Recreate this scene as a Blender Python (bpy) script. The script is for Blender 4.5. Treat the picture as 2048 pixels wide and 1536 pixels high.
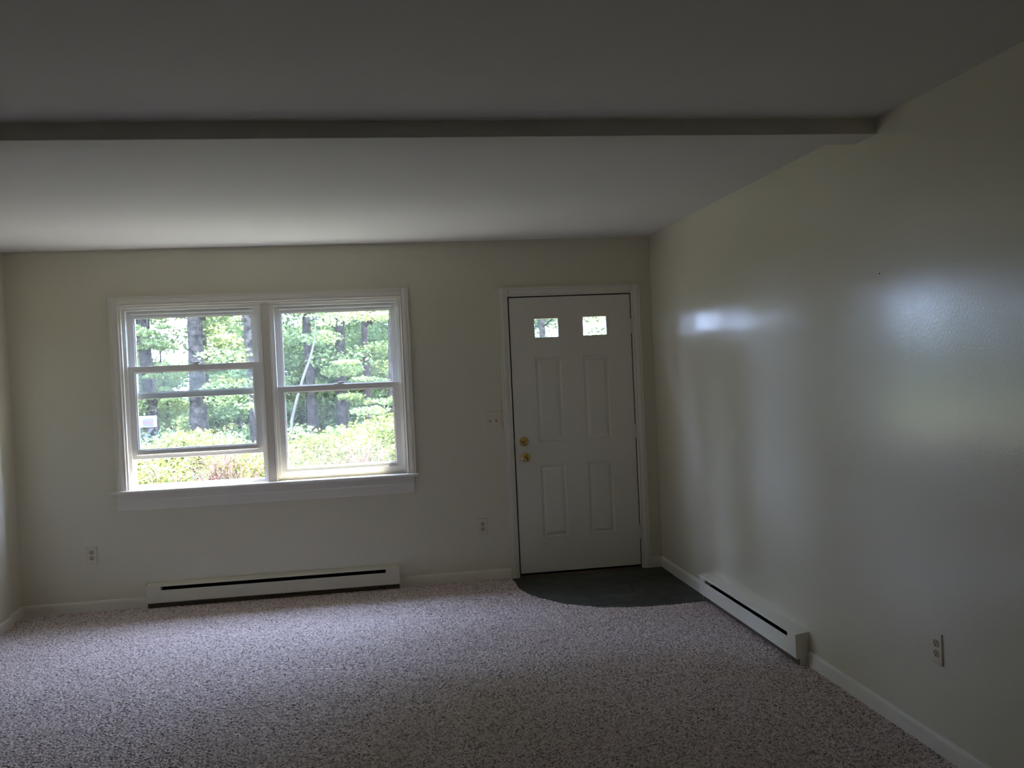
import bpy, bmesh, math, random
import numpy as np
from mathutils import Matrix, Vector

for o in list(bpy.data.objects):
    bpy.data.objects.remove(o, do_unlink=True)
SC = bpy.context.scene
COL = SC.collection

# ------------------------------------------------------------------ camera
cd = bpy.data.cameras.new('camera')
cd.sensor_fit = 'HORIZONTAL'
cd.sensor_width = 36.0
cd.lens = 1779.1 / 2048.0 * 36.0
cd.clip_start = 0.02
cd.clip_end = 500
cam = bpy.data.objects.new('camera', cd)
COL.objects.link(cam)
RIGHT = Vector((0.9883157, -0.14528, -0.04610646))
DOWN = Vector((-0.04795488, -0.00924506, -0.99880672))
FWD = Vector((0.14468039, 0.98934739, -0.01610392))
M = Matrix((RIGHT, -DOWN, -FWD)).transposed().to_4x4()
M.translation = Vector((-2.0318, -6.4710, 1.5374))
cam.matrix_world = M
SC.camera = cam

# ------------------------------------------------------------------ world, sun, exposure
SKY = 30.0
w = bpy.data.worlds.new('sky')
SC.world = w
w.use_nodes = True
nt = w.node_tree
bg = nt.nodes['Background']
bg.inputs['Color'].default_value = (0.63, 0.77, 1.22, 1)
bg.inputs['Strength'].default_value = SKY

sd = bpy.data.lights.new('sun', 'SUN')
sd.energy = 90.0
sd.angle = math.radians(0.6)
sd.color = (1.0, 0.95, 0.87)
sun = bpy.data.objects.new('sun', sd)
COL.objects.link(sun)
sun.rotation_euler = Vector((-0.35, -0.364, -1.0)).to_track_quat('-Z', 'Y').to_euler()
sun.location = (6, 8, 20)

SC.view_settings.view_transform = 'Standard'
SC.view_settings.look = 'None'
SC.view_settings.exposure = 0.0
SC.view_settings.gamma = 1.0
SC.view_settings.use_curve_mapping = False
SC.cycles.max_bounces = 12
SC.cycles.diffuse_bounces = 8
SC.cycles.glossy_bounces = 4
SC.cycles.transparent_max_bounces = 24
SC.cycles.caustics_reflective = False
SC.cycles.caustics_refractive = False
SC.cycles.sample_clamp_indirect = 8.0
SC.cycles.use_guiding = True
SC.cycles.use_denoising = True

# ------------------------------------------------------------------ helpers
def tag(o, label=None, cat=None, group=None, kind=None):
    if label: o['label'] = label
    if cat: o['category'] = cat
    if group: o['group'] = group
    if kind: o['kind'] = kind
    return o

def node(nt, typ, **kw):
    n = nt.nodes.new(typ)
    for k, v in kw.items():
        setattr(n, k, v)
    return n

def mat(name, color, rough=0.5, spec=0.5, metal=0.0, bump=None, vary=None, rand=0.0):
    """Principled material; bump=(scale,strength,distance); vary=(scale,amount) gentle colour grain; rand: per-object value change"""
    m = bpy.data.materials.new(name)
    m.use_nodes = True
    nt = m.node_tree
    b = nt.nodes['Principled BSDF']
    b.inputs['Base Color'].default_value = (*color, 1)
    b.inputs['Roughness'].default_value = rough
    b.inputs['Specular IOR Level'].default_value = spec
    b.inputs['Metallic'].default_value = metal
    tc = node(nt, 'ShaderNodeTexCoord')
    if vary or rand:
        mx = node(nt, 'ShaderNodeHueSaturation')
        mx.inputs['Color'].default_value = (*color, 1)
        if vary:
            nz = node(nt, 'ShaderNodeTexNoise')
            nz.inputs['Scale'].default_value = vary[0]
            nz.inputs['Detail'].default_value = 5
            nt.links.new(tc.outputs['Object'], nz.inputs['Vector'])
            mr = node(nt, 'ShaderNodeMapRange')
            mr.inputs['From Min'].default_value = 0.3
            mr.inputs['From Max'].default_value = 0.7
            mr.inputs['To Min'].default_value = 1 - vary[1]
            mr.inputs['To Max'].default_value = 1 + vary[1]
            nt.links.new(nz.outputs['Fac'], mr.inputs['Value'])
            last = mr.outputs['Result']
        if rand:
            oi = node(nt, 'ShaderNodeObjectInfo')
            m2 = node(nt, 'ShaderNodeMapRange')
            m2.inputs['To Min'].default_value = 1 - rand
            m2.inputs['To Max'].default_value = 1 + rand
            nt.links.new(oi.outputs['Random'], m2.inputs['Value'])
            if vary:
                mu = node(nt, 'ShaderNodeMath', operation='MULTIPLY')
                nt.links.new(last, mu.inputs[0])
                nt.links.new(m2.outputs['Result'], mu.inputs[1])
                last = mu.outputs[0]
            else:
                last = m2.outputs['Result']
        nt.links.new(last, mx.inputs['Value'])
        nt.links.new(mx.outputs['Color'], b.inputs['Base Color'])
    if bump:
        nz = node(nt, 'ShaderNodeTexNoise')
        nz.inputs['Scale'].default_value = bump[0]
        nz.inputs['Detail'].default_value = 3
        bp = node(nt, 'ShaderNodeBump')
        bp.inputs['Strength'].default_value = bump[1]
        bp.inputs['Distance'].default_value = bump[2]
        nt.links.new(tc.outputs['Object'], nz.inputs['Vector'])
        nt.links.new(nz.outputs['Fac'], bp.inputs['Height'])
        nt.links.new(bp.outputs['Normal'], b.inputs['Normal'])
    return m

def leaf_mat(name, c1, c2, transl=0.35):
    m = bpy.data.materials.new(name)
    m.use_nodes = True
    nt = m.node_tree
    nt.nodes.clear()
    out = node(nt, 'ShaderNodeOutputMaterial')
    at = node(nt, 'ShaderNodeAttribute', attribute_name='tone')
    mx = node(nt, 'ShaderNodeMix', data_type='RGBA')
    mx.inputs[6].default_value = (*c1, 1)
    mx.inputs[7].default_value = (*c2, 1)
    nt.links.new(at.outputs['Fac'], mx.inputs[0])
    d = node(nt, 'ShaderNodeBsdfDiffuse')
    t = node(nt, 'ShaderNodeBsdfTranslucent')
    ms = node(nt, 'ShaderNodeMixShader')
    ms.inputs[0].default_value = transl
    nt.links.new(mx.outputs[2], d.inputs['Color'])
    nt.links.new(mx.outputs[2], t.inputs['Color'])
    nt.links.new(d.outputs[0], ms.inputs[1])
    nt.links.new(t.outputs[0], ms.inputs[2])
    nt.links.new(ms.outputs[0], out.inputs['Surface'])
    return m

class MB:
    """collects verts and faces for ONE mesh object"""
    def __init__(s):
        s.v, s.f, s.sm = [], [], []
    def add(s, vs, fs, smooth=False):
        n = len(s.v)
        s.v += [tuple(q) for q in vs]
        s.f += [tuple(i + n for i in q) for q in fs]
        s.sm += [smooth] * len(fs)
        return s
    def box(s, x0, x1, y0, y1, z0, z1, bev=0.0):
        if bev <= 0:
            vs = [(x0,y0,z0),(x1,y0,z0),(x1,y1,z0),(x0,y1,z0),(x0,y0,z1),(x1,y0,z1),(x1,y1,z1),(x0,y1,z1)]
            fs = [(0,3,2,1),(4,5,6,7),(0,1,5,4),(1,2,6,5),(2,3,7,6),(3,0,4,7)]
            return s.add(vs, fs)
        bm = bmesh.new()
        bmesh.ops.create_cube(bm, size=1.0)
        for v in bm.verts:
            v.co = Vector(((x0+x1)/2 + v.co.x*(x1-x0), (y0+y1)/2 + v.co.y*(y1-y0), (z0+z1)/2 + v.co.z*(z1-z0)))
        bmesh.ops.bevel(bm, geom=list(bm.edges), offset=bev, segments=2, profile=0.5, affect='EDGES')
        s.bm(bm)
        return s
    def bm(s, bm, smooth=False):
        bm.verts.index_update()
        s.add([v.co[:] for v in bm.verts], [[v.index for v in f.verts] for f in bm.faces], smooth)
        bm.free()
    def prism(s, prof, a, b, axis='x', smooth=False):
        """extrude a closed 2D profile along an axis. x: prof=(y,z); y: prof=(x,z); z: prof=(x,y)"""
        n = len(prof)
        def P(q, t):
            return {'x': (t, q[0], q[1]), 'y': (q[0], t, q[1]), 'z': (q[0], q[1], t)}[axis]
        vs = [P(q, a) for q in prof] + [P(q, b) for q in prof]
        fs = [(i, (i+1) % n, n+(i+1) % n, n+i) for i in range(n)] + [tuple(range(n))[::-1], tuple(range(n, 2*n))]
        return s.add(vs, fs, smooth)
    def lathe(s, prof, c, axis='y', seg=24, smooth=True):
        """prof = [(radius, along)]; axis direction -y or z"""
        vs, fs = [], []
        for (r, t) in prof:
            for k in range(seg):
                a = 2*math.pi*k/seg
                if axis == 'y': vs.append((c[0]+r*math.cos(a), c[1]+t, c[2]+r*math.sin(a)))
                else: vs.append((c[0]+r*math.cos(a), c[1]+r*math.sin(a), c[2]+t))
        for i in range(len(prof)-1):
            for k in range(seg):
                fs.append((i*seg+k, i*seg+(k+1) % seg, (i+1)*seg+(k+1) % seg, (i+1)*seg+k))
        fs.append(tuple(range(seg)))
        fs.append(tuple(range((len(prof)-1)*seg, len(prof)*seg)))
        return s.add(vs, fs, smooth)
    def tube(s, pts, radii, seg=8, smooth=True):
        pts = [Vector(p) for p in pts]
        vs, fs = [], []
        for i, p in enumerate(pts):
            d = (pts[min(i+1, len(pts)-1)] - pts[max(i-1, 0)]).normalized()
            u = d.cross(Vector((0, 1, 0.13))).normalized()
            q = d.cross(u)
            for k in range(seg):
                a = 2*math.pi*k/seg
                vs.append(p + radii[i]*(math.cos(a)*u + math.sin(a)*q))
        for i in range(len(pts)-1):
            for k in range(seg):
                fs.append((i*seg+k, i*seg+(k+1) % seg, (i+1)*seg+(k+1) % seg, (i+1)*seg+k))
        fs.append(tuple(range(seg)))
        fs.append(tuple(range((len(pts)-1)*seg, len(pts)*seg)))
        return s.add(vs, fs, smooth)
    def build(s, name, material, parent=None, loc=None, local=False):
        me = bpy.data.meshes.new(name)
        off = Vector((0, 0, 0))
        if parent is not None and not local:
            off = world_loc(parent)
        elif loc is not None:
            off = Vector(loc)
        me.from_pydata([Vector(q)-off for q in s.v], [], s.f)
        bm = bmesh.new()
        bm.from_mesh(me)
        bmesh.ops.recalc_face_normals(bm, faces=bm.faces)
        bm.to_mesh(me)
        bm.free()
        if len(me.polygons) == len(s.sm):
            me.polygons.foreach_set('use_smooth', s.sm)
        me.materials.append(material)
        o = bpy.data.objects.new(name, me)
        COL.objects.link(o)
        if parent is not None:
            o.parent = parent
        elif loc is not None:
            o.location = loc
        return o

def world_loc(o):
    v = Vector((0, 0, 0))
    while o is not None:
        v += o.location
        o = o.parent
    return v

def empty(name, loc, rz=0.0):
    o = bpy.data.objects.new(name, None)
    o.empty_display_size = 0.1
    COL.objects.link(o)
    o.location = loc
    o.rotation_euler = (0, 0, rz)
    return o

def copy_tree(o, parent=None):
    c = o.copy()
    COL.objects.link(c)
    c.parent = parent
    for ch in list(o.children):
        copy_tree(ch, c)
    return c

def array_mesh(name, V, F, material, parent=None, tone=None, smooth=False):
    """fast mesh from numpy: V (n,3), F (m,k) with constant k"""
    V = np.asarray(V, np.float32)
    F = np.asarray(F, np.int32)
    m, k = F.shape
    me = bpy.data.meshes.new(name)
    me.vertices.add(len(V))
    me.vertices.foreach_set('co', V.ravel())
    me.loops.add(m*k)
    me.loops.foreach_set('vertex_index', F.ravel())
    me.polygons.add(m)
    me.polygons.foreach_set('loop_start', np.arange(0, m*k, k, dtype=np.int32))
    me.polygons.foreach_set('loop_total', np.full(m, k, np.int32))
    if smooth:
        me.polygons.foreach_set('use_smooth', np.ones(m, bool))
    me.update(calc_edges=True)
    if tone is not None:
        a = me.attributes.new('tone', 'FLOAT', 'POINT')
        a.data.foreach_set('value', np.asarray(tone, np.float32))
    me.materials.append(material)
    o = bpy.data.objects.new(name, me)
    COL.objects.link(o)
    if parent is not None:
        o.parent = parent
    return o

# ------------------------------------------------------------------ materials
WALLC = (0.675, 0.635, 0.505)
m_wall = mat('wall_paint', WALLC, 0.44, 0.55, bump=(80, 0.17, 0.0030))
_b = m_wall.node_tree.nodes['Principled BSDF']
_b.inputs['Coat Weight'].default_value = 1.0
_b.inputs['Coat Roughness'].default_value = 0.165
for _n in m_wall.node_tree.nodes:
    if _n.type == 'BUMP': m_wall.node_tree.links.new(_n.outputs['Normal'], _b.inputs['Coat Normal'])
m_ceil = mat('ceiling_paint', (0.65, 0.63, 0.60), 0.9, 0.2, bump=(90, 0.2, 0.002))
m_beam = mat('beam_paint', (0.66, 0.64, 0.58), 0.8, 0.2, bump=(80, 0.15, 0.002))
m_trim = mat('trim_paint', (0.74, 0.70, 0.62), 0.36, 0.5, bump=(30, 0.04, 0.002))
m_sash = mat('white_vinyl', (0.80, 0.79, 0.76), 0.38, 0.5)
m_door = mat('door_paint', (0.72, 0.68, 0.59), 0.42, 0.5, bump=(60, 0.05, 0.002))
m_heat = mat('heater_enamel', (0.74, 0.71, 0.62), 0.36, 0.5, vary=(14, 0.03))
m_dark = mat('dark_recess', (0.012, 0.011, 0.010), 0.8, 0.2)
m_kick = mat('brown_kick_metal', (0.10, 0.075, 0.055), 0.6, 0.3)
m_fin = mat('heater_fins', (0.05, 0.048, 0.045), 0.55, 0.4, 0.6)
m_ivory = mat('ivory_plastic', (0.66, 0.60, 0.48), 0.32, 0.5)
m_recep = mat('ivory_receptacle', (0.46, 0.40, 0.30), 0.3, 0.5)
m_slot = mat('slot_black', (0.01, 0.009, 0.008), 0.7, 0.2)
m_brass = mat('polished_brass', (0.60, 0.42, 0.14), 0.12, 0.5, 1.0)
m_steel = mat('steel', (0.55, 0.53, 0.50), 0.3, 0.5, 1.0)
m_slate = mat('slate_stone', (0.050, 0.053, 0.045), 0.62, 0.4, bump=(18, 0.35, 0.006), vary=(9, 0.35), rand=0.22)
m_grout = mat('slate_grout', (0.040, 0.041, 0.036), 0.9, 0.2)
m_thresh = mat('threshold_wood', (0.09, 0.055, 0.03), 0.5, 0.4, vary=(25, 0.3))
m_floor = mat('subfloor', (0.30, 0.24, 0.18), 0.9, 0.2)
m_grass = mat('lawn_grass', (0.10, 0.102, 0.075), 0.95, 0.1, vary=(3.0, 0.35), bump=(40, 0.6, 0.05))
m_side = mat('house_siding', (0.45, 0.45, 0.42), 0.8, 0.2)
m_roof = mat('soffit_paint', (0.60, 0.59, 0.56), 0.7, 0.2)
m_bark = mat('pine_bark', (0.034, 0.029, 0.024), 0.95, 0.1, bump=(14, 1.0, 0.06), vary=(9, 0.8))
m_bark2 = mat('reddish_bark', (0.044, 0.031, 0.029), 0.95, 0.1, bump=(9, 1.0, 0.05), vary=(6, 0.4))
m_pale = mat('pale_sapling_bark', (0.085, 0.078, 0.062), 0.9, 0.1, vary=(8, 0.3))
m_twig = mat('bare_twigs', (0.105, 0.062, 0.050), 0.9, 0.1, vary=(8, 0.35))
m_mail = mat('mailbox_white', (0.30, 0.30, 0.30), 0.4, 0.4)
m_mailg = mat('mailbox_grey', (0.06, 0.06, 0.07), 0.5, 0.4)
m_red = mat('mailbox_red', (0.13, 0.025, 0.03), 0.5, 0.4)
m_post = mat('weathered_post', (0.07, 0.066, 0.062), 0.9, 0.1, vary=(10, 0.3))
L_green = leaf_mat('leaves_green', (0.094, 0.150, 0.069), (0.273, 0.358, 0.156))
L_lime = leaf_mat('leaves_lime', (0.156, 0.215, 0.088), (0.351, 0.416, 0.169), 0.45)
L_deep = leaf_mat('leaves_deep', (0.062, 0.111, 0.078), (0.163, 0.234, 0.143))
L_hedge = leaf_mat('leaves_hedge', (0.034, 0.054, 0.017), (0.20, 0.218, 0.068), 0.2)

def glass_mat():
    m = bpy.data.materials.new('window_glass')
    m.use_nodes = True
    nt = m.node_tree
    nt.nodes.clear()
    out = node(nt, 'ShaderNodeOutputMaterial')
    tr = node(nt, 'ShaderNodeBsdfTransparent')
    tr.inputs['Color'].default_value = (0.93, 0.95, 0.94, 1)
    gl = node(nt, 'ShaderNodeBsdfGlossy')
    gl.inputs['Roughness'].default_value = 0.02
    lw = node(nt, 'ShaderNodeLayerWeight')
    pw = node(nt, 'ShaderNodeMath', operation='POWER')
    pw.inputs[1].default_value = 5.0
    nt.links.new(lw.outputs['Facing'], pw.inputs[0])
    fr = node(nt, 'ShaderNodeMath', operation='MULTIPLY_ADD')
    fr.inputs[1].default_value = 0.92
    fr.inputs[2].default_value = 0.035
    nt.links.new(pw.outputs[0], fr.inputs[0])
    ms = node(nt, 'ShaderNodeMixShader')
    nt.links.new(fr.outputs[0], ms.inputs[0])
    nt.links.new(tr.outputs[0], ms.inputs[1])
    nt.links.new(gl.outputs[0], ms.inputs[2])
    # veiling glare put into the glass as a faint pale translucent layer
    veil = node(nt, 'ShaderNodeBsdfTranslucent')
    veil.inputs['Color'].default_value = (0.85, 0.88, 0.85, 1)
    m2 = node(nt, 'ShaderNodeMixShader')
    m2.inputs[0].default_value = 0.016
    nt.links.new(ms.outputs[0], m2.inputs[1])
    nt.links.new(veil.outputs[0], m2.inputs[2])
    nt.links.new(m2.outputs[0], out.inputs['Surface'])
    return m
m_glass = glass_mat()

def carpet_mat():
    m = bpy.data.materials.new('loop_carpet')
    m.use_nodes = True
    nt = m.node_tree
    b = nt.nodes['Principled BSDF']
    b.inputs['Roughness'].default_value = 1.0
    b.inputs['Specular IOR Level'].default_value = 0.05
    tc = node(nt, 'ShaderNodeTexCoord')
    n1 = node(nt, 'ShaderNodeTexVoronoi')
    n1.inputs['Scale'].default_value = 165
    nt.links.new(tc.outputs['Object'], n1.inputs['Vector'])
    sp = node(nt, 'ShaderNodeSeparateColor')
    nt.links.new(n1.outputs['Color'], sp.inputs[0])
    cr = node(nt, 'ShaderNodeValToRGB')
    e = cr.color_ramp.elements
    e[0].position = 0.0; e[0].color = (0.13, 0.100, 0.094, 1)
    e[1].position = 1.0; e[1].color = (0.84, 0.715, 0.68, 1)
    for p_, c_ in ((0.17, (0.33, 0.268, 0.254, 1)), (0.42, (0.57, 0.478, 0.452, 1))):
        q = e.new(p_); q.color = c_
    nt.links.new(sp.outputs[0], cr.inputs[0])
    n2 = node(nt, 'ShaderNodeTexNoise')
    n2.inputs['Scale'].default_value = 260
    n2.inputs['Detail'].default_value = 2
    nt.links.new(tc.outputs['Object'], n2.inputs['Vector'])
    bp = node(nt, 'ShaderNodeBump')
    bp.inputs['Strength'].default_value = 0.5
    bp.inputs['Distance'].default_value = 0.002
    nt.links.new(n2.outputs['Fac'], bp.inputs['Height'])
    nt.links.new(bp.outputs['Normal'], b.inputs['Normal'])
    nt.links.new(cr.outputs[0], b.inputs['Base Color'])
    return m
m_carpet = carpet_mat()

# ------------------------------------------------------------------ room shell
H = 2.487
XL = -4.528
YB = -9.6
def wall_grid(x0, x1, z0, z1, y0, y1, holes):
    xs = sorted({x0, x1, *[h[0] for h in holes], *[h[1] for h in holes]})
    zs = sorted({z0, z1, *[h[2] for h in holes], *[h[3] for h in holes]})
    nx, nz = len(xs), len(zs)
    hole = lambda i, k: any(h[0] <= (xs[i]+xs[i+1])/2 <= h[1] and h[2] <= (zs[k]+zs[k+1])/2 <= h[3] for h in holes)
    vs = [(x, y0, z) for z in zs for x in xs] + [(x, y1, z) for z in zs for x in xs]
    N = nx*nz
    idx = lambda i, k: k*nx+i
    fs = []
    solid = {(i, k) for i in range(nx-1) for k in range(nz-1) if not hole(i, k)}
    for (i, k) in solid:
        a, b, c, d = idx(i, k), idx(i+1, k), idx(i+1, k+1), idx(i, k+1)
        fs += [(a, b, c, d), (a+N, d+N, c+N, b+N)]
        for (di, dk, p, q) in ((-1, 0, d, a), (1, 0, b, c), (0, -1, a, b), (0, 1, c, d)):
            if (i+di, k+dk) not in solid:
                fs.append((q, p, p+N, q+N))
    return MB().add(vs, fs)

WX0, WX1, WZ0, WZ1 = -3.806, -1.876, 0.800, 2.098      # window opening
DX0, DX1, DZ1 = -1.104, -0.146, 2.085                  # door opening
b = wall_grid(XL-0.3, 0.2, -0.02, H+0.02, 0.0, 0.15, [(WX0, WX1, WZ0, WZ1), (DX0, DX1, -0.02, DZ1)])
o = b.build('wall_front', m_wall)
tag(o, 'cream painted front wall holding the double window and the entry door', 'wall', kind='structure')
b = MB().box(0.0, 0.2, YB-0.2, 0.0, -0.02, H+0.02)
wr = b.build('wall_right', m_wall)
tag(wr, 'long semi-gloss cream wall with soft window glare, right of the entry door', 'wall', kind='structure')
MB().lathe([(0.0034, 0.0), (0.0030, 0.0012)], (0, 0, 0), 'z', 10).build('nail_hole', m_slot, wr, local=True)
nh = wr.children[0]
nh.rotation_euler = (0, -math.pi/2, 0); nh.location = (-0.0004, -3.09, 1.86)
nh2 = nh.copy(); COL.objects.link(nh2); nh2.location = (-0.0004, -3.57, 1.85); nh2.scale = (0.5, 0.5, 0.7)
b = MB().box(XL-0.3, XL, -0.27, 0.0, -0.02, H+0.02).box(XL-0.3, XL+0.03, YB-0.2, -0.27, -0.02, H+0.02, 0.006)
o = b.build('wall_left', m_wall)
tag(o, 'narrow strip of cream wall at the far left edge of the view', 'wall', kind='structure')
o = MB().box(XL-0.3, 0.2, YB-0.2, YB, -0.02, H+0.02).build('wall_back', m_wall)
tag(o, 'plain cream wall behind the viewer, out of the photograph', 'wall', kind='structure')
o = MB().box(XL-0.3, 0.2, YB-0.2, 0.15, H, H+0.15).build('ceiling', m_ceil)
tag(o, 'flat white ceiling crossed by one shallow beam', 'ceiling', kind='structure')
o = MB().box(XL-0.1, 0.01, -3.108, -2.935, H-0.063, H+0.01, 0.003).build('ceiling_beam', m_beam)
tag(o, 'shallow painted drywall beam running across the whole ceiling', 'beam', kind='structure')
o = MB().box(XL-0.3, 0.2, YB-0.2, 0.15, -0.14, -0.016).build('floor', m_floor)
tag(o, 'subfloor under the carpet and the slate entry', 'floor', kind='structure')

# ------------------------------------------------------------------ carpet with real loop relief
ARC = [(-1.158, 0.05), (-1.154, -0.06), (-1.150, -0.34), (-1.115, -0.51), (-1.057, -0.640), (-0.931, -0.835), (-0.736, -0.985),
       (-0.58, -1.040), (-0.429, -1.063), (-0.25, -1.068), (-0.094, -1.056), (0.05, -1.045)]
def inside_arc(X, Y):
    ax = np.array([p[0] for p in ARC]); ay = np.array([p[1] for p in ARC])
    # arc as y(x) for x>-1.15
    yy = np.interp(X, ax, ay)
    return (X > -1.1535) & (Y > yy)
def carpet():
    rng = np.random.default_rng(3)
    step = 0.0042
    xs = np.arange(XL, 0.0+step, step)
    ys = np.arange(-3.42, 0.004, step)
    X, Y = np.meshgrid(xs, ys)
    # loops sit on a jittered lattice; each is a rounded tuft of its own height
    P = 0.0098
    gx = np.floor((X-XL)/P).astype(int)+2
    gy = np.floor((Y+3.42)/P).astype(int)+2
    jx = rng.uniform(-0.42, 0.42, (gy.max()+3, gx.max()+3))
    jy = rng.uniform(-0.42, 0.42, jx.shape)
    jh = rng.uniform(-0.0022, 0.0022, jx.shape)
    Z = np.full(X.shape, -1.0)
    for dy in (-1, 0, 1):
        for dx in (-1, 0, 1):
            a, c = gy+dy, gx+dx
            cx_ = XL+(c-2+0.5+jx[a, c])*P
            cy_ = -3.42+(a-2+0.5+jy[a, c])*P
            d2 = (X-cx_)**2+(Y-cy_)**2
            Z = np.maximum(Z, 0.0085+jh[a, c]-d2*95.0)
    Z = np.clip(Z, 0.001, None)
    X2 = X + rng.normal(0, 0.0005, X.shape)
    Y2 = Y + rng.normal(0, 0.0005, X.shape)
    X2 = np.clip(X2, np.where(Y2 < -0.262, XL+0.031, XL+0.001), -0.001)
    V = np.stack([X2, Y2, Z], -1).reshape(-1, 3)
    ny, nx = X.shape
    ii = np.arange(ny*nx).reshape(ny, nx)
    F = np.stack([ii[:-1, :-1], ii[:-1, 1:], ii[1:, 1:], ii[1:, :-1]], -1).reshape(-1, 4)
    cx = X[:-1, :-1].ravel()+step/2; cy = Y[:-1, :-1].ravel()+step/2
    F = F[~inside_arc(cx, cy)]
    used = np.unique(F)
    remap = np.full(len(V), -1); remap[used] = np.arange(len(used))
    V = V[used]; F = remap[F]
    # plain carpet behind the viewer
    n0 = len(V)
    V = np.concatenate([V, [[XL+0.031, YB+0.001, 0.006], [-0.001, YB+0.001, 0.006], [-0.001, -3.415, 0.006], [XL+0.031, -3.415, 0.006]]])
    F = np.concatenate([F, [[n0, n0+1, n0+2, n0+3]]])
    return array_mesh('carpet', V, F, m_carpet, smooth=True)
cp = carpet()
tag(cp, 'mauve-beige looped wall to wall carpet covering the room floor', 'carpet', kind='stuff')

# slate entry: irregular flagstones with tight joints, a curved front edge
def clip(poly, nx, ny, d):
    out = []
    for i in range(len(poly)):
        a, c = poly[i], poly[(i+1) % len(poly)]
        da = a[0]*nx+a[1]*ny-d; dc = c[0]*nx+c[1]*ny-d
        if da <= 0: out.append(a)
        if (da < 0 < dc) or (dc < 0 < da):
            t = da/(da-dc)
            out.append((a[0]+t*(c[0]-a[0]), a[1]+t*(c[1]-a[1])))
    return out
dom = [(0.0, 0.0)] + [(-1.150, 0.0)] + [(max(min(x, 0.0), -1.150), y+0.002) for x, y in ARC[1:]]
dom[-1] = (0.0, -1.05)
entry = MB().prism(dom, -0.016, -0.004, 'z').build('slate_entry', m_grout)
tag(entry, 'dark grey slate entry floor with a curved edge, inside the door', 'entry floor', kind='structure')
random.seed(5)
seeds = []
while len(seeds) < 17:
    p_ = (random.uniform(-1.12, -0.03), random.uniform(-1.02, -0.03))
    if all((p_[0]-q[0])**2+(p_[1]-q[1])**2 > 0.045 for q in seeds) and (p_[1] > -0.4 or (p_[0]+1.15) > 0.7*(-p_[1]-0.35)):
        seeds.append(p_)
for i, s in enumerate(seeds):
    cell = list(dom)
    for j, t in enumerate(seeds):
        if i == j or not cell: continue
        nx, ny = t[0]-s[0], t[1]-s[1]
        L = math.hypot(nx, ny)
        mid = ((s[0]+t[0])/2*nx + (s[1]+t[1])/2*ny)/L
        cell = clip(cell, nx/L, ny/L, mid-0.0011)
    if len(cell) >= 3:
        hz = random.uniform(-0.0005, 0.0025)
        st = MB().prism(cell, -0.006, hz, 'z').build('flagstone', m_slate, entry)

# ------------------------------------------------------------------ baseboards
BB = [(0, 0), (-0.013, 0), (-0.013, 0.062), (-0.011, 0.071), (-0.006, 0.077), (0, 0.079)]
def base_x(mb, x0, x1):      # on the front wall
    mb.prism(BB, x0, x1, 'x'); return mb
r = empty('baseboard_front', (XL, 0, 0))
tag(r, 'low cream baseboard along the front wall under the window', 'baseboard', kind='structure')
for (x0, x1) in ((XL, -3.702), (-1.968, -1.156), (-0.094, 0.0)):
    base_x(MB(), x0, x1).build('board', m_trim, r)
r = empty('baseboard_right', (0, 0, 0))
tag(r, 'low cream baseboard along the long glossy wall', 'baseboard', kind='structure')
for (y0, y1) in ((-0.99, -0.0), (YB, -2.345)):
    MB().prism([(p_[0], p_[1]) for p_ in BB], y0, y1, 'y').build('board', m_trim, r)
r = empty('baseboard_left', (XL, 0, 0))
tag(r, 'short cream baseboard turning the corner at the far left wall', 'baseboard', kind='structure')
MB().prism([(XL-p_[0], p_[1]) for p_ in BB], -0.262, -0.0, 'y').build('board', m_trim, r)
MB().prism([(XL+0.03-p_[0], p_[1]) for p_ in BB], YB, -0.262, 'y').build('board', m_trim, r)
MB().box(XL+0.0, XL+0.044, -0.268, -0.257, 0.0, 0.078, 0.003).build('corner_return', m_trim, r)

# ------------------------------------------------------------------ window casing, stool and apron
def casing_profile(w_):
    # across the width (0 = inner edge), out of the wall
    return [(0, 0), (0, 0.009), (0.004, 0.012), (0.010, 0.012), (0.013, 0.009), (0.017, 0.012), (0.034, 0.017), (0.044, 0.018), (0.050, 0.015), (0.054, 0.018), (w_, 0.018), (w_, 0)]
def casing_side(x_in, sgn, z0, z1, w_=0.062):
    return MB().prism([(x_in+sgn*p_[0], -p_[1]) for p_ in casing_profile(w_)], z0, z1, 'z')
def casing_head(z_in, x0, x1, w_=0.062):
    return MB().prism([(-p_[1], z_in+p_[0]) for p_ in casing_profile(w_)], x0, x1, 'x')
t1 = empty('trim_1', ((WX0+WX1)/2, 0, WZ0))
tag(t1, 'cream moulded casing, stool and apron framing the double window', 'window trim', kind='structure')
casing_side(WX0, -1, 0.822, WZ1+0.062).build('casing_side', m_trim, t1)
casing_side(WX1, 1, 0.822, WZ1+0.062).build('casing_side', m_trim, t1)
casing_head(WZ1, WX0, WX1).build('casing_head', m_trim, t1)
MB().prism([(-0.050, 0.806), (-0.054, 0.812), (-0.050, 0.820), (-0.046, 0.823), (0.058, 0.823), (0.058, 0.8005), (-0.046, 0.8005)], -3.905, -1.800, 'x').build('stool', m_trim, t1)
MB().prism([(0, 0.682), (-0.008, 0.682), (-0.012, 0.690), (-0.012, 0.745), (-0.016, 0.755), (-0.016, 0.800), (0, 0.800)], -3.874, -1.832, 'x').build('apron', m_trim, t1)
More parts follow.
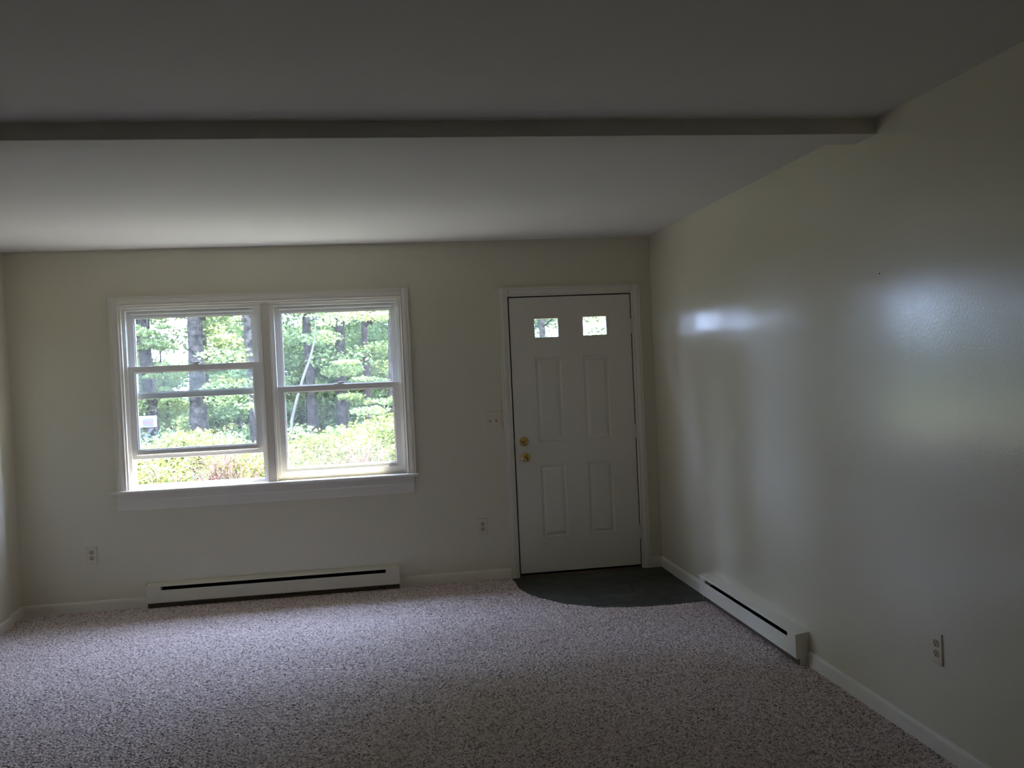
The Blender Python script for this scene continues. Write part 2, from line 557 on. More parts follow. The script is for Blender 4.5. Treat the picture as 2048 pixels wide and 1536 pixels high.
# jamb lining: head and both sides, mullion between the two windows
MB().box(WX0, WX1, 0.0, 0.148, WZ1-0.012, WZ1).build('jamb_head', m_trim, t1)
MB().box(WX0, WX0+0.012, 0.0, 0.148, 0.823, WZ1-0.012).build('jamb_side', m_trim, t1)
MB().box(WX1-0.012, WX1, 0.0, 0.148, 0.823, WZ1-0.012).build('jamb_side', m_trim, t1)
mu = MB().box(-2.866, -2.788, 0.016, 0.148, 0.823, WZ1-0.012)
mu.box(-2.858, -2.852, 0.011, 0.017, 0.823, WZ1-0.012, 0.002).box(-2.802, -2.796, 0.011, 0.017, 0.823, WZ1-0.012, 0.002)
mu.build('mullion', m_trim, t1)
MB().prism([(0.058, 0.8), (0.058, 0.832), (0.150, 0.824), (0.190, 0.815), (0.190, 0.790), (0.150, 0.790)], WX0, WX1, 'x').build('outer_sill', m_sash, t1)

def window(name, x0, x1, raise_, label):
    """one vinyl double-hung unit between x0 and x1"""
    zt, zb = WZ1-0.012, 0.834
    r = empty(name, ((x0+x1)/2, 0.05, zb))
    tag(r, label, 'window', kind='structure')
    fw = 0.020
    f = MB()
    f.box(x0, x0+fw, 0.034, 0.145, zb, zt).box(x1-fw, x1, 0.034, 0.145, zb, zt)
    f.box(x0+fw, x1-fw, 0.034, 0.145, zt-fw, zt).box(x0+fw, x1-fw, 0.06, 0.145, zb-0.012, zb+0.010)
    # balance track ridges
    for xa in (x0+fw, x1-fw-0.006):
        f.box(xa, xa+0.006, 0.080, 0.086, zb+0.01, zt-fw).box(xa, xa+0.006, 0.118, 0.126, zb+0.01, zt-fw)
    f.build('window_frame', m_sash, r)
    def sash(nm, xa, xb, za, zc, y0, y1, st, rt, rb, lip_bottom):
        s = MB()
        s.box(xa, xa+st, y0, y1, za, zc, 0.0025).box(xb-st, xb, y0, y1, za, zc, 0.0025)
        s.box(xa+st-0.003, xb-st+0.003, y0, y1, zc-rt, zc, 0.0025).box(xa+st-0.003, xb-st+0.003, y0, y1, za, za+rb, 0.0025)
        # glazing bead
        bw = 0.007
        s.box(xa+st-0.001, xa+st+bw, y0+0.008, y1-0.006, za+rb, zc-rt).box(xb-st-bw, xb-st+0.001, y0+0.008, y1-0.006, za+rb, zc-rt)
        s.box(xa+st+bw, xb-st-bw, y0+0.008, y1-0.006, zc-rt-bw, zc-rt+0.001).box(xa+st+bw, xb-st-bw, y0+0.008, y1-0.006, za+rb-0.001, za+rb+bw)
        o = s.build(nm, m_sash, r)
        MB().box(xa+st+bw-0.002, xb-st-bw+0.002, (y0+y1)/2-0.002, (y0+y1)/2+0.002, za+rb+bw-0.002, zc-rt-bw+0.002).build('pane', m_glass, o)
        zl = za+rb*0.52 if lip_bottom else zc-rt*0.55
        l = MB().prism([(y0+0.001, zl+0.007), (y0-0.012, zl+0.006), (y0-0.013, zl+0.001), (y0-0.010, zl-0.001), (y0-0.009, zl+0.002), (y0+0.001, zl-0.002)], xa+st-0.01, xb-st+0.01, 'x')
        l.build('lift_rail' if lip_bottom else 'grip_rail', m_sash, o)
        return o
    xi0, xi1 = x0+fw-0.002, x1-fw+0.002
    lz = 0.843 + raise_
    lo = sash('lower_sash', xi0-0.001, xi1+0.001, lz, lz+0.648, 0.048, 0.078, 0.046, 0.042, 0.062, True)
    up = sash('upper_sash', xi0+0.003, xi1-0.003, 1.448, zt-fw+0.004, 0.087, 0.117, 0.040, 0.050, 0.042, False)
    xm = (x0+x1)/2
    lk = MB().box(xm-0.032, xm+0.032, 0.050, 0.076, lz+0.648, lz+0.654, 0.002)
    lk.box(xm-0.008, xm+0.045, 0.052, 0.064, lz+0.654, lz+0.666, 0.003)
    lk.build('sash_lock', m_sash, lo)
    MB().box(xm-0.022, xm+0.022, 0.089, 0.103, 1.490, 1.500, 0.002).build('lock_keeper', m_sash, up)
    return r
window('window_1', WX0+0.012, -2.866, 0.187, 'white double hung window with its lower sash partly raised')
window('window_2', -2.788, WX1-0.012, 0.0, 'white double hung window with both sashes closed')

# ------------------------------------------------------------------ entry door
SX0, SX1, SZ0, SZ1 = -1.0825, -0.1675, 0.030, 2.063
d1 = empty('door_1', (SX1, 0.0, 0.0))
tag(d1, 'cream four panel entry door with two small square panes and brass locks', 'door', kind='structure')
Y0, Y1 = 0.0, 0.044
PANES = [(-0.905, -0.716, 1.760, 1.908), (-0.538, -0.350, 1.762, 1.910)]
PANELS = [(-0.908, -0.704, 0.990, 1.618), (-0.548, -0.344, 0.990, 1.619), (-0.906, -0.704, 0.280, 0.826), (-0.547, -0.345, 0.280, 0.826)]
holes = [(x0+0.0, x1, z0, z1) for (x0, x1, z0, z1) in PANES+PANELS]
slab = wall_grid(SX0, SX1, SZ0, SZ1, Y0, Y1, holes).build('slab', m_door, d1)
for (x0, x1, z0, z1) in PANELS:
    def ring(dx, y): return [(x0+dx, y, z0+dx), (x1-dx, y, z0+dx), (x1-dx, y, z1-dx), (x0+dx, y, z1-dx)]
    prof = [(-0.002, -0.0004), (0.004, -0.0012), (0.010, 0.0065), (0.018, 0.0085), (0.024, 0.0080), (0.040, 0.0015), (0.044, 0.0008)]
    vs, fs = [], []
    for (dx, y) in prof: vs += ring(dx, y)
    for i in range(len(prof)-1):
        for k in range(4): fs.append((4*i+k, 4*i+(k+1) % 4, 4*i+4+(k+1) % 4, 4*i+4+k))
    n = len(prof)*4
    fs.append((n-4, n-3, n-2, n-1))
    vs += [(x0, 0.040, z0), (x1, 0.040, z0), (x1, 0.040, z1), (x0, 0.040, z1)]
    fs.append((n+3, n+2, n+1, n))
    for k in range(4): fs.append((k, (k+1) % 4, n+(k+1) % 4, n+k))
    MB().add(vs, fs).build('raised_panel', m_door, d1)
for (x0, x1, z0, z1) in PANES:
    f = MB()
    e_ = 0.004
    f.box(x0-e_, x0+0.006, -0.006, 0.050, z0-e_, z1+e_, 0.002).box(x1-0.006, x1+e_, -0.006, 0.050, z0-e_, z1+e_, 0.002)
    f.box(x0+0.006, x1-0.006, -0.006, 0.050, z1-0.006, z1+e_, 0.002).box(x0+0.006, x1-0.006, -0.006, 0.050, z0-e_, z0+0.006, 0.002)
    fo = f.build('pane_frame', m_door, d1)
    MB().box(x0+0.004, x1-0.004, 0.024, 0.028, z0+0.004, z1-0.004).build('pane', m_glass, fo)
kn = MB().lathe([(0.033, -0.0005), (0.033, -0.004), (0.029, -0.008), (0.015, -0.012), (0.012, -0.020), (0.013, -0.030), (0.022, -0.038), (0.0285, -0.048), (0.0285, -0.056), (0.022, -0.063), (0.012, -0.065), (0.010, -0.064), (0.0, -0.064)], (-1.010, 0, 0.889))
kn = kn.build('door_knob', m_brass, d1); kn['label'] = 'round brass knob'
db = MB().lathe([(0.033, -0.0005), (0.033, -0.006), (0.028, -0.014), (0.024, -0.017), (0.0, -0.017)], (-1.016, 0, 1.004)).build('deadbolt', m_brass, d1)
db['label'] = 'round brass deadbolt'
tt = MB().box(-0.005, 0.005, -0.034, -0.014, -0.017, 0.017, 0.003).build('thumb_turn', m_brass, db, local=True)
tt.location = Vector((-1.016, 0, 1.004)) - world_loc(db); tt.rotation_euler = (0, math.radians(55), 0)
for z in (1.820, 1.034, 0.275):
    h = MB().lathe([(0.0065, -0.050), (0.0065, 0.050)], (-0.1645, -0.006, z), 'z', 12)
    for k in (-0.030, -0.010, 0.010, 0.030):
        h.lathe([(0.0072, k-0.0008), (0.0072, k+0.0008)], (-0.1645, -0.006, z), 'z', 12)
    h.lathe([(0.004, 0.050), (0.0075, 0.052), (0.005, 0.057)], (-0.1645, -0.006, z), 'z', 12)
    h.box(-0.1668, -0.1614, -0.003, 0.03, z-0.048, z+0.048)
    h.build('hinge', m_door, d1)
MB().box(SX0+0.004, SX1-0.004, 0.006, 0.036, 0.016, 0.0305).build('door_sweep', m_slot, d1)
MB().lathe([(0.0036, 0.0), (0.003, -0.0010)], (-0.886, -0.0003, 0.238), 'y', 8).build('chip_mark', m_slot, d1)

t2 = empty('trim_2', ((DX0+DX1)/2, 0, 0))
tag(t2, 'cream casing and jamb framing the entry door', 'door trim', kind='structure')
CIX0, CIX1, CIZ = -1.0955, -0.1555, 2.076
casing_side(CIX0, -1, 0.0, CIZ+0.062).build('casing_side', m_trim, t2)
casing_side(CIX1, 1, 0.0, CIZ+0.062).build('casing_side', m_trim, t2)
casing_head(CIZ, CIX0, CIX1).build('casing_head', m_trim, t2)
jb = MB().box(DX0, -1.0905, 0.0, 0.15, -0.01, DZ1).box(-0.1608, DX1, 0.0, 0.15, -0.01, DZ1).box(-1.0905, -0.1608, 0.0, 0.15, 2.0715, DZ1)
jb.build('jamb', m_trim, t2)
MB().box(-1.0905, -1.070, 0.047, 0.075, 0.0, 2.0715).box(-0.180, -0.1608, 0.047, 0.075, 0.0, 2.0715).box(-1.070, -0.180, 0.047, 0.075, 2.052, 2.0715).build('stop', m_trim, t2)
MB().box(-1.0903, -1.0828, 0.003, 0.030, 0.02, 2.0713).box(-0.1672, -0.1610, 0.003, 0.030, 0.02, 2.0713).box(-1.0828, -0.1672, 0.003, 0.030, 2.0633, 2.0713).build('gap_shade', m_dark, t2)  # near-black strips stand in for the shade in the gaps around the slab
for z in (1.004, 0.889):
    MB().box(-1.0900, -1.0870, 0.0008, 0.034, z-0.028, z+0.028).build('strike_plate', m_brass, t2)
MB().prism([(-0.012, 0.0), (-0.006, 0.012), (0.02, 0.016), (0.15, 0.010), (0.15, -0.015), (-0.012, -0.015)], -1.088, -0.162, 'x').build('threshold', m_thresh, t2)

# ------------------------------------------------------------------ baseboard heaters (built facing -Y, local x along the wall)
def heater(L, loc, rz, label):
    r = empty('baseboard_heater', loc, rz)
    tag(r, label, 'heater', 'electric baseboard heaters')
    e_ = 0.098
    D = 0.074
    # back plate and sloping top
    MB().prism([(-0.001, 0.022), (-0.006, 0.022), (-0.006, 0.168), (-D+0.004, 0.160), (-D, 0.1585), (-D, 0.1560), (-D-0.0012, 0.1560), (-D-0.0012, 0.1605), (-D+0.004, 0.1640), (-0.001, 0.1735)], 0.004, L-0.004, 'x').build('top_cover', m_heat, r, local=True)
    MB().prism([(-D, 0.047), (-D, 0.126), (-D+0.006, 0.130), (-D+0.006, 0.127), (-D+0.0025, 0.124), (-D+0.0025, 0.049), (-D+0.014, 0.043), (-D+0.014, 0.040)], 0.004, L-0.004, 'x').build('front_panel', m_heat, r, local=True)
    for xa, xb, ca, cb in ((0.0037, e_, 0.0, 0.0035), (L-e_, L-0.0037, L-0.0035, L)):
        c = MB()
        c.box(xa, xb, -D+0.0028, -0.007, 0.048, 0.1585)
        c.prism([(-D-0.0006, 0.044), (-D-0.0006, 0.163), (-D+0.004, 0.166), (-0.001, 0.1755), (-0.001, 0.003), (-D+0.022, 0.003), (-D+0.022, 0.044)], ca, cb, 'x')
        c.build('end_cap', m_heat, r, local=True)
        MB().box(xa, xb, -D+0.0225, -0.007, 0.004, 0.047).build('wiring_box', m_kick, r, local=True)
    MB().box(e_, L-e_, -0.012, -0.007, 0.026, 0.150).build('back_plate', m_dark, r, local=True)
    f = MB()
    n = int((L-2*e_)/0.012)
    for k in range(n):
        x = e_+0.006+k*0.012
        f.add([(x, -0.058, 0.060), (x, -0.014, 0.060), (x, -0.014, 0.116), (x, -0.058, 0.116)], [(0, 1, 2, 3)])
    f.box(e_, L-e_, -0.038, -0.028, 0.080, 0.090)
    fo = f.build('heating_fins', m_fin, r, local=True); fo['kind'] = 'stuff'
    MB().box(e_+0.001, L-e_-0.001, -D+0.026, -D+0.030, 0.003, 0.026).build('kick_strip', m_kick, r, local=True)
    return r
heater(1.732, (-3.702, -0.0, 0), 0.0, 'long cream baseboard heater on the front wall below the window')
heater(1.352, (-0.0, -0.990, 0), -math.pi/2, 'short cream baseboard heater on the right wall beside the slate entry')

# ------------------------------------------------------------------ wall outlets and switch
def outlet(loc, rz, label):
    r = empty('wall_outlet', loc, rz)
    tag(r, label, 'outlet', 'duplex wall outlets')
    W2, H2 = 0.036, 0.060
    vs = []
    for (dx, y) in ((0, -0.0002), (0, -0.0025), (0.003, -0.0058)):
        vs += [(-W2+dx, y, -H2+dx), (W2-dx, y, -H2+dx), (W2-dx, y, H2-dx), (-W2+dx, y, H2-dx)]
    fs = [(0, 1, 2, 3), (8, 9, 10, 11)] + [(4*i+k, 4*i+(k+1) % 4, 4*i+4+(k+1) % 4, 4*i+4+k) for i in range(2) for k in range(4)]
    MB().add(vs, fs).build('cover_plate', m_ivory, r, local=True)
    for zc in (0.0195, -0.0195):
        pr = []
        for k in range(24):
            a = 2*math.pi*k/24
            pr.append((0.0172*math.cos(a), zc+max(-0.0140, min(0.0140, 0.0172*math.sin(a)))))
        rc = MB().prism(pr, -0.0075, -0.004, 'y').build('receptacle', m_recep, r, local=True)
        s = MB().box(-0.0078, -0.0050, -0.0078, -0.006, zc-0.001, zc+0.0085).box(0.0050, 0.0078, -0.0078, -0.006, zc, zc+0.0075)
        s.lathe([(0.0032, -0.0078), (0.0032, -0.006)], (0, 0, zc-0.0075), 'y', 10)
        s.build('slots', m_slot, rc, local=True)
    MB().lathe([(0.0032, -0.005), (0.0032, -0.0066), (0.0, -0.0068)], (0, 0, 0), 'y', 10).build('screw', m_ivory, r, local=True)
    return r
outlet((-4.061, 0, 0.394), 0, 'ivory duplex outlet low on the front wall, left of the heater')
outlet((-1.350, 0, 0.400), 0, 'ivory duplex outlet low on the front wall, beside the door casing')
outlet((0, -3.381, 0.410), -math.pi/2, 'ivory duplex outlet on the right wall, nearest the camera')
r = empty('light_switch', (-1.238, 0, 1.176))
tag(r, 'ivory double toggle light switch on the wall beside the entry door', 'switch')
W2, H2 = 0.064, 0.0635
vs = []
for (dx, y) in ((0, -0.0002), (0, -0.0025), (0.003, -0.0058)):
    vs += [(-W2+dx, y, -H2+dx), (W2-dx, y, -H2+dx), (W2-dx, y, H2-dx), (-W2+dx, y, H2-dx)]
fs = [(0, 1, 2, 3), (8, 9, 10, 11)] + [(4*i+k, 4*i+(k+1) % 4, 4*i+4+(k+1) % 4, 4*i+4+k) for i in range(2) for k in range(4)]
MB().add(vs, fs).build('cover_plate', m_ivory, r, local=True)
for xc in (-0.023, 0.023):
    MB().box(xc-0.0055, xc+0.0055, -0.0066, -0.005, -0.0125, 0.0125).build('toggle_slot', m_slot, r, local=True)
    MB().prism([(-0.006, -0.006), (-0.017, 0.008), (-0.0165, 0.0115), (-0.006, 0.008)], xc-0.0045, xc+0.0045, 'x').build('toggle', m_ivory, r, local=True)
    for zc in (-0.030, 0.030):
        MB().lathe([(0.003, -0.005), (0.003, -0.0064), (0.0, -0.0066)], (xc, 0, zc), 'y', 10).build('screw', m_ivory, r, local=True)

# ------------------------------------------------------------------ outside: ground, eave, siding
GZ = -0.35
g = MB().add([(-70, 0.15, GZ), (70, 0.15, GZ), (70, 110, GZ), (-70, 110, GZ)], [(0, 1, 2, 3)]).build('ground', m_grass)
tag(g, 'sunlit lawn and woodland floor outside the window', 'lawn', kind='structure')
o = MB().box(-9, 4, 0.14, 0.60, 2.545, 2.62).box(-9, 4, 0.58, 0.60, 2.535, 2.72).box(-9, 4, -0.3, 0.14, 2.64, 2.70).build('roof_overhang', m_roof)
tag(o, 'painted eave of the house above the window outside', 'eave', kind='structure')

# ------------------------------------------------------------------ outside: foliage
def leaves(blobs, n_per, size, seed, flat=0.5, tone_z=None):
    """kite shaped leaves scattered in ellipsoids. blobs: (x,y,z,rx,ry,rz)"""
    rng = np.random.default_rng(seed)
    B = np.array(blobs, float)
    k = np.repeat(np.arange(len(B)), n_per)
    n = len(k)
    u = rng.normal(size=(n, 3)); u /= np.linalg.norm(u, axis=1)[:, None]
    rad = rng.random(n)**0.45
    C = B[k, :3] + u*rad[:, None]*B[k, 3:6]
    nrm = rng.normal(size=(n, 3)); nrm[:, 2] = np.abs(nrm[:, 2]) + flat*2
    nrm /= np.linalg.norm(nrm, axis=1)[:, None]
    t = rng.normal(size=(n, 3)); t -= (t*nrm).sum(1)[:, None]*nrm
    t /= np.linalg.norm(t, axis=1)[:, None]
    s = np.cross(nrm, t)
    L = size*rng.uniform(0.6, 1.4, n)[:, None]
    P0 = C - t*L*0.5; P2 = C + t*L*0.5
    P1 = C + s*L*0.32 + nrm*L*0.06; P3 = C - s*L*0.32 + nrm*L*0.06
    V = np.stack([P0, P1, P2, P3], 1).reshape(-1, 3)
    F = np.arange(4*n).reshape(n, 4)
    tone = np.repeat(np.clip(rng.random(len(B))[k]*0.5 + rng.random(n)*0.5, 0, 1), 4)
    return V, F, tone

def trunk_mesh(pts, radii, branches=()):
    mb = MB().tube(pts, radii, 10)
    for (p_, r_) in branches:
        mb.tube(p_, r_, 6)
    return mb

def tree(name, label, x, y, rad, height, lean, bark, leafm, crown, seed, n_per=170, size=0.16, nb=26, group=None, branch_z=(2.0, 0.9)):
    """crown = (z0, z1, radius, flatness)"""
    random.seed(seed)
    r = empty(name, (x, y, GZ))
    tag(r, label, 'tree', group)
    def axis(t): return Vector((lean[0]*t*height + 0.10*math.sin(3*t+seed), lean[1]*t*height, t*height))
    pts = [axis(i/8.0) for i in range(9)]
    rr = [rad*(1.25 if i == 0 else 1.0)*(1-0.75*i/8.0) for i in range(9)]
    z0, z1, cr, fl = crown
    blobs, br = [], []
    for i in range(nb):
        t = random.random()
        z = z0 + (z1-z0)*t
        a = random.uniform(0, 2*math.pi)
        dd = cr*math.sqrt(random.random())*(1.0-0.45*t)
        c = axis(min(1, z/height))
        q = (c.x+dd*math.cos(a), c.y+dd*math.sin(a), z)
        s = cr*random.uniform(0.20, 0.42)
        blobs.append((*q, s, s, s*fl))
        if i % 2 == 0:
            a0 = axis(min(0.97, max(0.02, (z-0.4)/height)))
            br.append(([a0, (a0+Vector(q))/2+Vector((0, 0, 0.10)), Vector(q)], [rad*0.22, rad*0.13, rad*0.05]))
    trunk_mesh(pts, rr, br).build('trunk', bark, r, local=True)
    V, F, tone = leaves(blobs, int(n_per*1.9), size*0.72, seed, 0.4)
    f = array_mesh('foliage', V, F, leafm, r, tone)
    f['kind'] = 'stuff'
    return r

GRP = 'trees of the woods behind the hedge'
tree('pine_tree', 'big dark trunk standing in the left window, ragged bark', -6.08, 13.5, 0.20, 11.4, (0.010, 0.0), m_bark, L_green, (3.5, 11.2, 2.2, 0.35), 1, 130, 0.15, 30)
tree('pine_tree', 'dark trunk at the right edge of the left window', -4.64, 12.0, 0.13, 10.8, (-0.004, 0.0), m_bark, L_lime, (3.3, 10.6, 1.9, 0.35), 2, 130, 0.13, 28)
tree('pine_tree', 'dark trunk left of centre in the right window', -3.60, 14.0, 0.115, 11.6, (0.006, 0.0), m_bark, L_green, (1.9, 11.4, 2.0, 0.35), 3, 170, 0.13, 34)
tree('pine_tree', 'broad grey trunk at the centre of the right window', -2.92, 15.0, 0.145, 12.0, (0.02, 0.0), m_bark, L_green, (2.4, 11.8, 2.2, 0.3), 4, 170, 0.13, 34)
tree('pine_tree', 'reddish trunk at the right side of the right window', -2.27, 15.0, 0.085, 11.8, (-0.02, 0.0), m_bark2, L_lime, (2.0, 11.6, 2.0, 0.3), 5, 170, 0.13, 34)
tree('maple_tree', 'leafy maple with layered sprays, right part of the right window', -1.9, 12.2, 0.05, 6.5, (0.0, 0.0), m_bark2, L_lime, (1.2, 6.3, 1.15, 0.22), 6, 190, 0.105, 36)
tree('maple_tree', 'leafy maple filling the top left of the right window', -4.0, 17.0, 0.09, 9.0, (0.0, 0.0), m_bark, L_green, (1.6, 8.8, 1.7, 0.3), 7, 190, 0.13, 34)
tree('maple_tree', 'low leafy tree behind the mailbox in the left window', -7.3, 16.5, 0.06, 2.9, (0.0, 0.0), m_bark, L_lime, (0.0, 2.6, 1.9, 0.5), 8, 200, 0.13, 26)
tree('maple_tree', 'low leafy tree between the two trunks of the left window', -5.45, 16.0, 0.06, 2.3, (0.0, 0.0), m_bark, L_green, (0.1, 2.0, 1.5, 0.4), 9, 200, 0.13, 26)
tree('pine_tree', 'dark trunk seen through the left pane of the door', 1.83, 14.0, 0.085, 11.6, (0.0, 0.0), m_bark, L_deep, (1.6, 11.4, 1.8, 0.4), 10, 190, 0.13, 34)
tree('maple_tree', 'green tree behind the left pane of the door', 2.4, 18.0, 0.10, 10.0, (0.0, 0.0), m_bark, L_deep, (1.0, 9.8, 2.0, 0.5), 11, 220, 0.14, 34)
tree('maple_tree', 'yellowish airy tree behind the right pane of the door', 3.5, 13.0, 0.07, 8.0, (0.0, 0.0), m_bark2, L_lime, (1.6, 7.8, 1.2, 0.35), 12, 70, 0.12, 26)

# tall pines with high crowns left of the view
HP = 'tall bare-stemmed pine with a high crown beyond the road'
hp = tree('high_pine', HP, -9.0, 13.0, 0.15, 13.2, (0.006, 0.0), m_bark, L_green, (4.6, 13.0, 2.1, 0.42), 31, 260, 0.18, 56, 'high crowned pines behind the hedge')
for k, (x, y, sc) in enumerate(((-11.6, 12.4, 1.0), (-14.0, 13.4, 1.04), (-18.4, 12.8, 1.0), (-7.4, 15.2, 1.05), (-8.2, 18.2, 1.34), (-11.0, 18.0, 1.38), (-13.8, 18.6, 1.36), (-5.2, 18.4, 1.25))):  # back row and far-left pine added to shape the light on the right wall
    o = copy_tree(hp)
    o.location = (x, y, GZ); o.rotation_euler = (0, 0, 1.1*k+0.7); o.scale = (sc, sc, sc)

lb = tree('maple_tree', 'slender airy maple left of the big ragged trunk', -6.95, 13.6, 0.045, 4.4, (0.02, 0.0), m_bark, L_lime, (1.5, 4.0, 0.75, 0.28), 33, 120, 0.11, 30)

def sapling(label, pts, rad, seed):
    r = empty('birch_sapling', (pts[0][0], pts[0][1], GZ))
    tag(r, label, 'tree')
    P = [Vector(q)-Vector((pts[0][0], pts[0][1], GZ)) for q in pts]
    MB().tube(P, [rad*(1-0.5*i/(len(P)-1)) for i in range(len(P))], 8).build('trunk', m_pale, r, local=True)
    top = P[-1]
    V, F, tone = leaves([(top.x+random.uniform(-.5, .5), top.y+random.uniform(-.4, .4), top.z+random.uniform(-.4, .6), .4, .4, .12) for _ in range(12)], 60, 0.09, seed)
    f = array_mesh('foliage', V, F, L_lime, r, tone); f['kind'] = 'stuff'
sapling('pale thin sapling leaning right, in the right window', [(-3.86, 11, GZ), (-3.77, 11, 0.77), (-3.66, 11, 1.15), (-3.50, 11, 1.62), (-3.36, 11, 1.95), (-3.26, 11, 2.3), (-3.20, 11, 3.0)], 0.032, 21)
sapling('pale thin sapling leaning left, in the left window', [(-4.20, 11, GZ), (-4.39, 11, 0.71), (-4.47, 11, 1.0), (-4.56, 11, 1.32), (-4.60, 11, 1.5)], 0.034, 22)

# the woods further back: three kinds, copied
LB = 'tall leafy tree in the woods behind'
protos = []
for i, (lm, bk) in enumerate(((L_green, m_bark), (L_deep, m_bark), (L_lime, m_bark2))):
    protos.append(tree('forest_tree', LB, 0, 0, 0.17, 13.0, (0.01*(i-1), 0), bk, lm, (0.4, 13.0, 2.9, 0.5), 40+i, 190, 0.24, 60, GRP))
rng = random.Random(9)
spots = []
for row, (yy, x0, x1, st) in enumerate(((21, -20, 15, 3.4), (26, -24, 18, 3.6), (32, -28, 22, 4.2))):
    x = x0
    while x < x1:
        if not (-10.5-0.75*(yy-14) < x < -5.0-0.22*(yy-12)):
            if 3.2+0.28*(yy-21) < x < 7.4+0.28*(yy-21): x += st; continue
            spots.append((x+rng.uniform(-.8, .8), yy+rng.uniform(-1.5, 1.5)))
        x += st
for (x, y) in ((7.2, 13.5), (9.8, 14.2), (12.0, 13.0)):
    spots.append((x, y))
for (x, y) in ((-23.0, 14.5), (-25.5, 11.0), (-28.5, 13.5)):  # unseen far-left trees added to darken the right wall near the corner
    spots.append((x, y))
for i, (x, y) in enumerate(spots):
    src = protos[i % 3]
    o = src if i < 3 else copy_tree(src)
    o.location = (x, y, GZ)
    o.rotation_euler = (0, 0, rng.uniform(0, 6.28))
    s = rng.uniform(0.8, 1.1)
    o.scale = (s, s, s*rng.uniform(0.9, 1.08))

# dense understory at the edge of the woods: two kinds, copied
LU = 'bushy green understory tree at the edge of the woods'
up = []
for i, lm in enumerate((L_green, L_lime)):
    random.seed(60+i)
    r = empty('understory_bush', (0, 0, GZ))
    tag(r, LU, 'bush', 'understory at the edge of the woods')
    bl = [(random.gauss(0, .75), random.gauss(0, .6), random.uniform(.1, 2.9), random.uniform(.3, .6), random.uniform(.3, .6), .26) for _ in range(46)]
    V, F, tone = leaves(bl, 240, 0.092, 160+i, 0.4)
    f = array_mesh('foliage', V, F, lm, r, tone); f['kind'] = 'stuff'
    MB().tube([(0, 0, 0), (0.1, 0, 1.2), (-0.1, 0.05, 2.4)], [0.05, 0.035, 0.012], 6).build('stem', m_bark2, r, local=True)
    up.append(r)
us = [(-11.2, 20.5), (-9.4, 19.0), (-8.6, 18.0), (-9.9, 22.8), (-4.2, 19.2), (-3.6, 18.6), (-2.3, 18.9), (-1.0, 18.2), (-4.4, 21.5), (-2.9, 22.0), (-1.5, 22.4), (0.6, 18.6), (2.6, 20.2), (8.6, 18.4), (-12.8, 18.6), (-15.0, 20.0), (-17.5, 18.5)]
for i, (x, y) in enumerate(us):
    o = up[i % 2] if i < 2 else copy_tree(up[i % 2])
    o.location = (x, y, GZ)
    o.rotation_euler = (0, 0, rng.uniform(0, 6.28))
    k = rng.uniform(0.8, 1.15)
    o.scale = (k, k, k*(0.85 if x < -6 else 1.1))

# hedge in front of the house: leafy body, bare twiggy patches low on its face
hd = empty('hedge', (-3.2, 2.3, GZ))
tag(hd, 'broad sunlit yellow-green hedge outside below the window', 'hedge')
rng2 = random.Random(4)
blobs = []
for i in range(520):
    x = rng2.uniform(-9.0, 2.5); y = rng2.uniform(2.45, 5.6)
    bare = (abs(x+2.25) < 0.42 or abs(x+3.55) < 0.5 or abs(x+2.62) < 0.2)
    front = y < 3.1
    zt = 0.90 + 0.10*math.sin(x*2.3)+0.05*math.sin(x*5.1+y)
    if front and bare and rng2.random() < 0.88: continue
    if front:
        z = rng2.uniform(0.80, zt) if bare else rng2.uniform(GZ+0.1, zt)
    else:
        z = rng2.uniform(zt-0.45, zt)
    blobs.append((x-hd.location.x, y-hd.location.y, z-GZ-0.06, 0.30, 0.30, 0.16))
for i in range(150):
    x = rng2.uniform(-5.4, -1.2); y = rng2.uniform(2.15, 2.55)
    if abs(x+2.25) < 0.30 or abs(x+3.55) < 0.38 or abs(x+2.62) < 0.14: continue
    blobs.append((x-hd.location.x, y-hd.location.y, rng2.uniform(GZ+0.1, 0.84)-GZ, 0.17, 0.15, 0.12))
V, F, tone = leaves(blobs, 150, 0.052, 77, 0.5)
f = array_mesh('foliage', V, F, L_hedge, hd, tone); f['kind'] = 'stuff'
tw = MB()
off = Vector((hd.location.x, hd.location.y, GZ))
for (xc, wd, n) in ((-2.26, 0.24, 150), (-3.55, 0.30, 150), (-2.62, 0.10, 30), (-4.1, 0.2, 26), (-3.05, 0.15, 30)):
    for _ in range(n):
        p0 = Vector((xc+rng2.gauss(0, wd*0.30), rng2.uniform(2.0, 2.32), GZ+rng2.uniform(0.35, 0.95)))
        d = Vector((rng2.gauss(0, 0.55), rng2.gauss(-0.1, 0.4), 1.0)).normalized()
        L = rng2.uniform(0.22, 0.5)
        p1 = p0+d*L*0.5
        d2 = (d+Vector((rng2.gauss(0, 0.45), rng2.gauss(0, 0.4), 0.1))).normalized()
        p2 = p1+d2*L*0.5
        tw.tube([p0-off, p1-off, p2-off], [0.0055, 0.004, 0.002], 4)
        for _k in range(2):
            d3 = (d2+Vector((rng2.gauss(0, 0.8), rng2.gauss(0, 0.6), rng2.gauss(0.1, 0.3)))).normalized()
            q = p1+(p2-p1)*rng2.random()
            tw.tube([q-off, q+d3*L*0.35-off], [0.003, 0.0012], 3)
    for _ in range(n//5):
        b0 = Vector((xc+rng2.gauss(0, wd*0.25), rng2.uniform(2.3, 2.55), GZ))
        tw.tube([b0-off, b0+Vector((rng2.gauss(0, .08), 0, 0.5))-off, b0+Vector((rng2.gauss(0, .16), 0, 0.95))-off], [0.010, 0.007, 0.003], 5)
t_ = tw.build('bare_twigs', m_twig, hd, local=True); t_['kind'] = 'stuff'

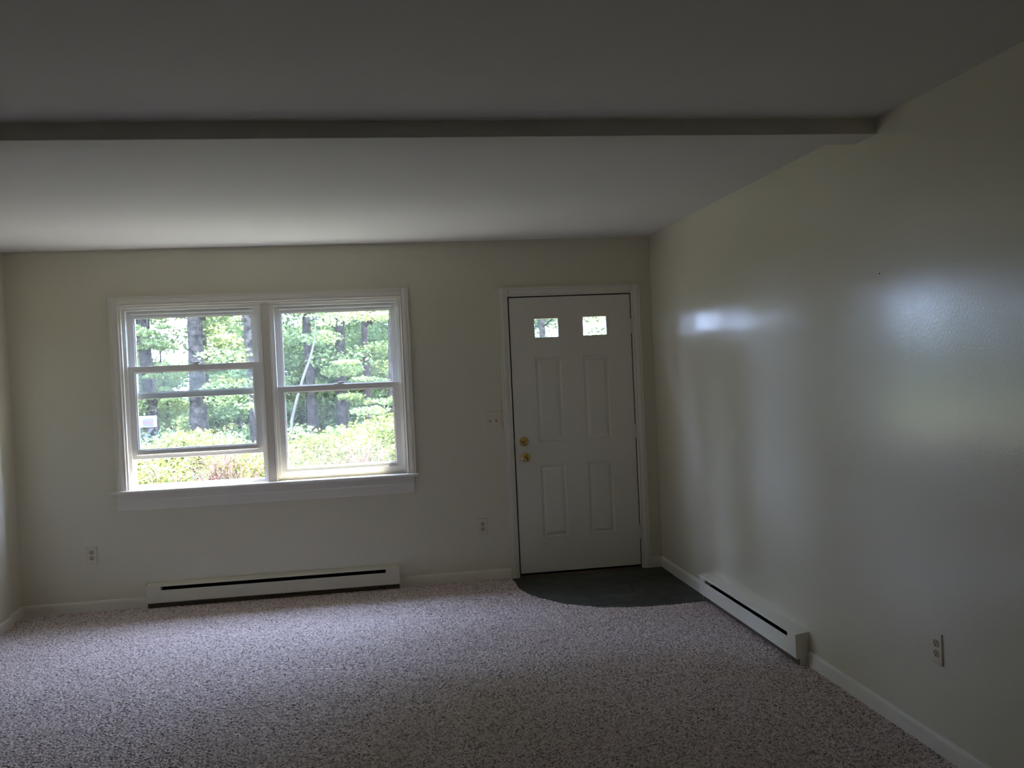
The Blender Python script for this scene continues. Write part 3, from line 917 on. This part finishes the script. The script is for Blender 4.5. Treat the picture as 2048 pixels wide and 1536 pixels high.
# shrubs behind the hedge, in front of the trees
for i, (x, y, lab) in enumerate(((-5.0, 9.6, 'green shrub behind the hedge, low between the two trunks'), (-2.9, 9.8, 'green shrub behind the hedge in the right window'), (-6.6, 10.6, 'green shrub behind the hedge, beside the mailbox post'))):
    r = empty('shrub', (x, y, GZ)); tag(r, lab, 'shrub')
    bl = [(rng2.uniform(-.8, .8), rng2.uniform(-.4, .4), rng2.uniform(.1, .95), .28, .28, .16) for _ in range(26)]
    V, F, tone = leaves(bl, 110, 0.075, 90+i)
    f = array_mesh('foliage', V, F, (L_green, L_lime, L_deep)[i], r, tone); f['kind'] = 'stuff'
    MB().tube([(0, 0, 0), (0.05, 0, 0.5), (-0.1, 0.05, 0.9)], [0.03, 0.02, 0.01], 6).build('stem', m_bark2, r, local=True)

# mailbox on a braced post by the road
mbx = empty('mailbox', (-6.93, 12.6, GZ), math.radians(12))
tag(mbx, 'white roadside mailbox with a grey side plate on a braced post', 'mailbox')
pr = [(-0.095, 1.06)] + [(0.095*math.cos(math.pi*(1-k/10)), 1.20+0.085*math.sin(math.pi*(1-k/10))) for k in range(11)] + [(0.095, 1.06)]
MB().prism(pr, -0.14, 0.30, 'x').build('box', m_mail, mbx, local=True)
MB().box(-0.152, -0.139, -0.10, 0.10, 1.055, 1.245, 0.004).build('lid', m_mail, mbx, local=True)
MB().box(0.03, 0.245, -0.103, -0.094, 1.075, 1.235, 0.002).build('side_plate', m_mailg, mbx, local=True)
ls = MB()
for k, (xx, ww) in enumerate(((0.065, 0.016), (0.087, 0.012), (0.104, 0.018), (0.128, 0.012), (0.146, 0.016), (0.168, 0.018), (0.192, 0.012))):
    ls.box(xx, xx+ww, -0.1045, -0.1025, 1.135, 1.175)
ls.build('faded_red_lettering', m_red, mbx, local=True)
MB().box(-0.10, -0.0, -0.05, 0.05, 0.0, 1.06, 0.006).build('post', m_post, mbx, local=True)
MB().prism([(-0.02, 0.70), (0.24, 1.03), (0.24, 1.06), (0.19, 1.06), (-0.04, 0.78)], -0.035, 0.035, 'y').build('brace', m_post, mbx, local=True)
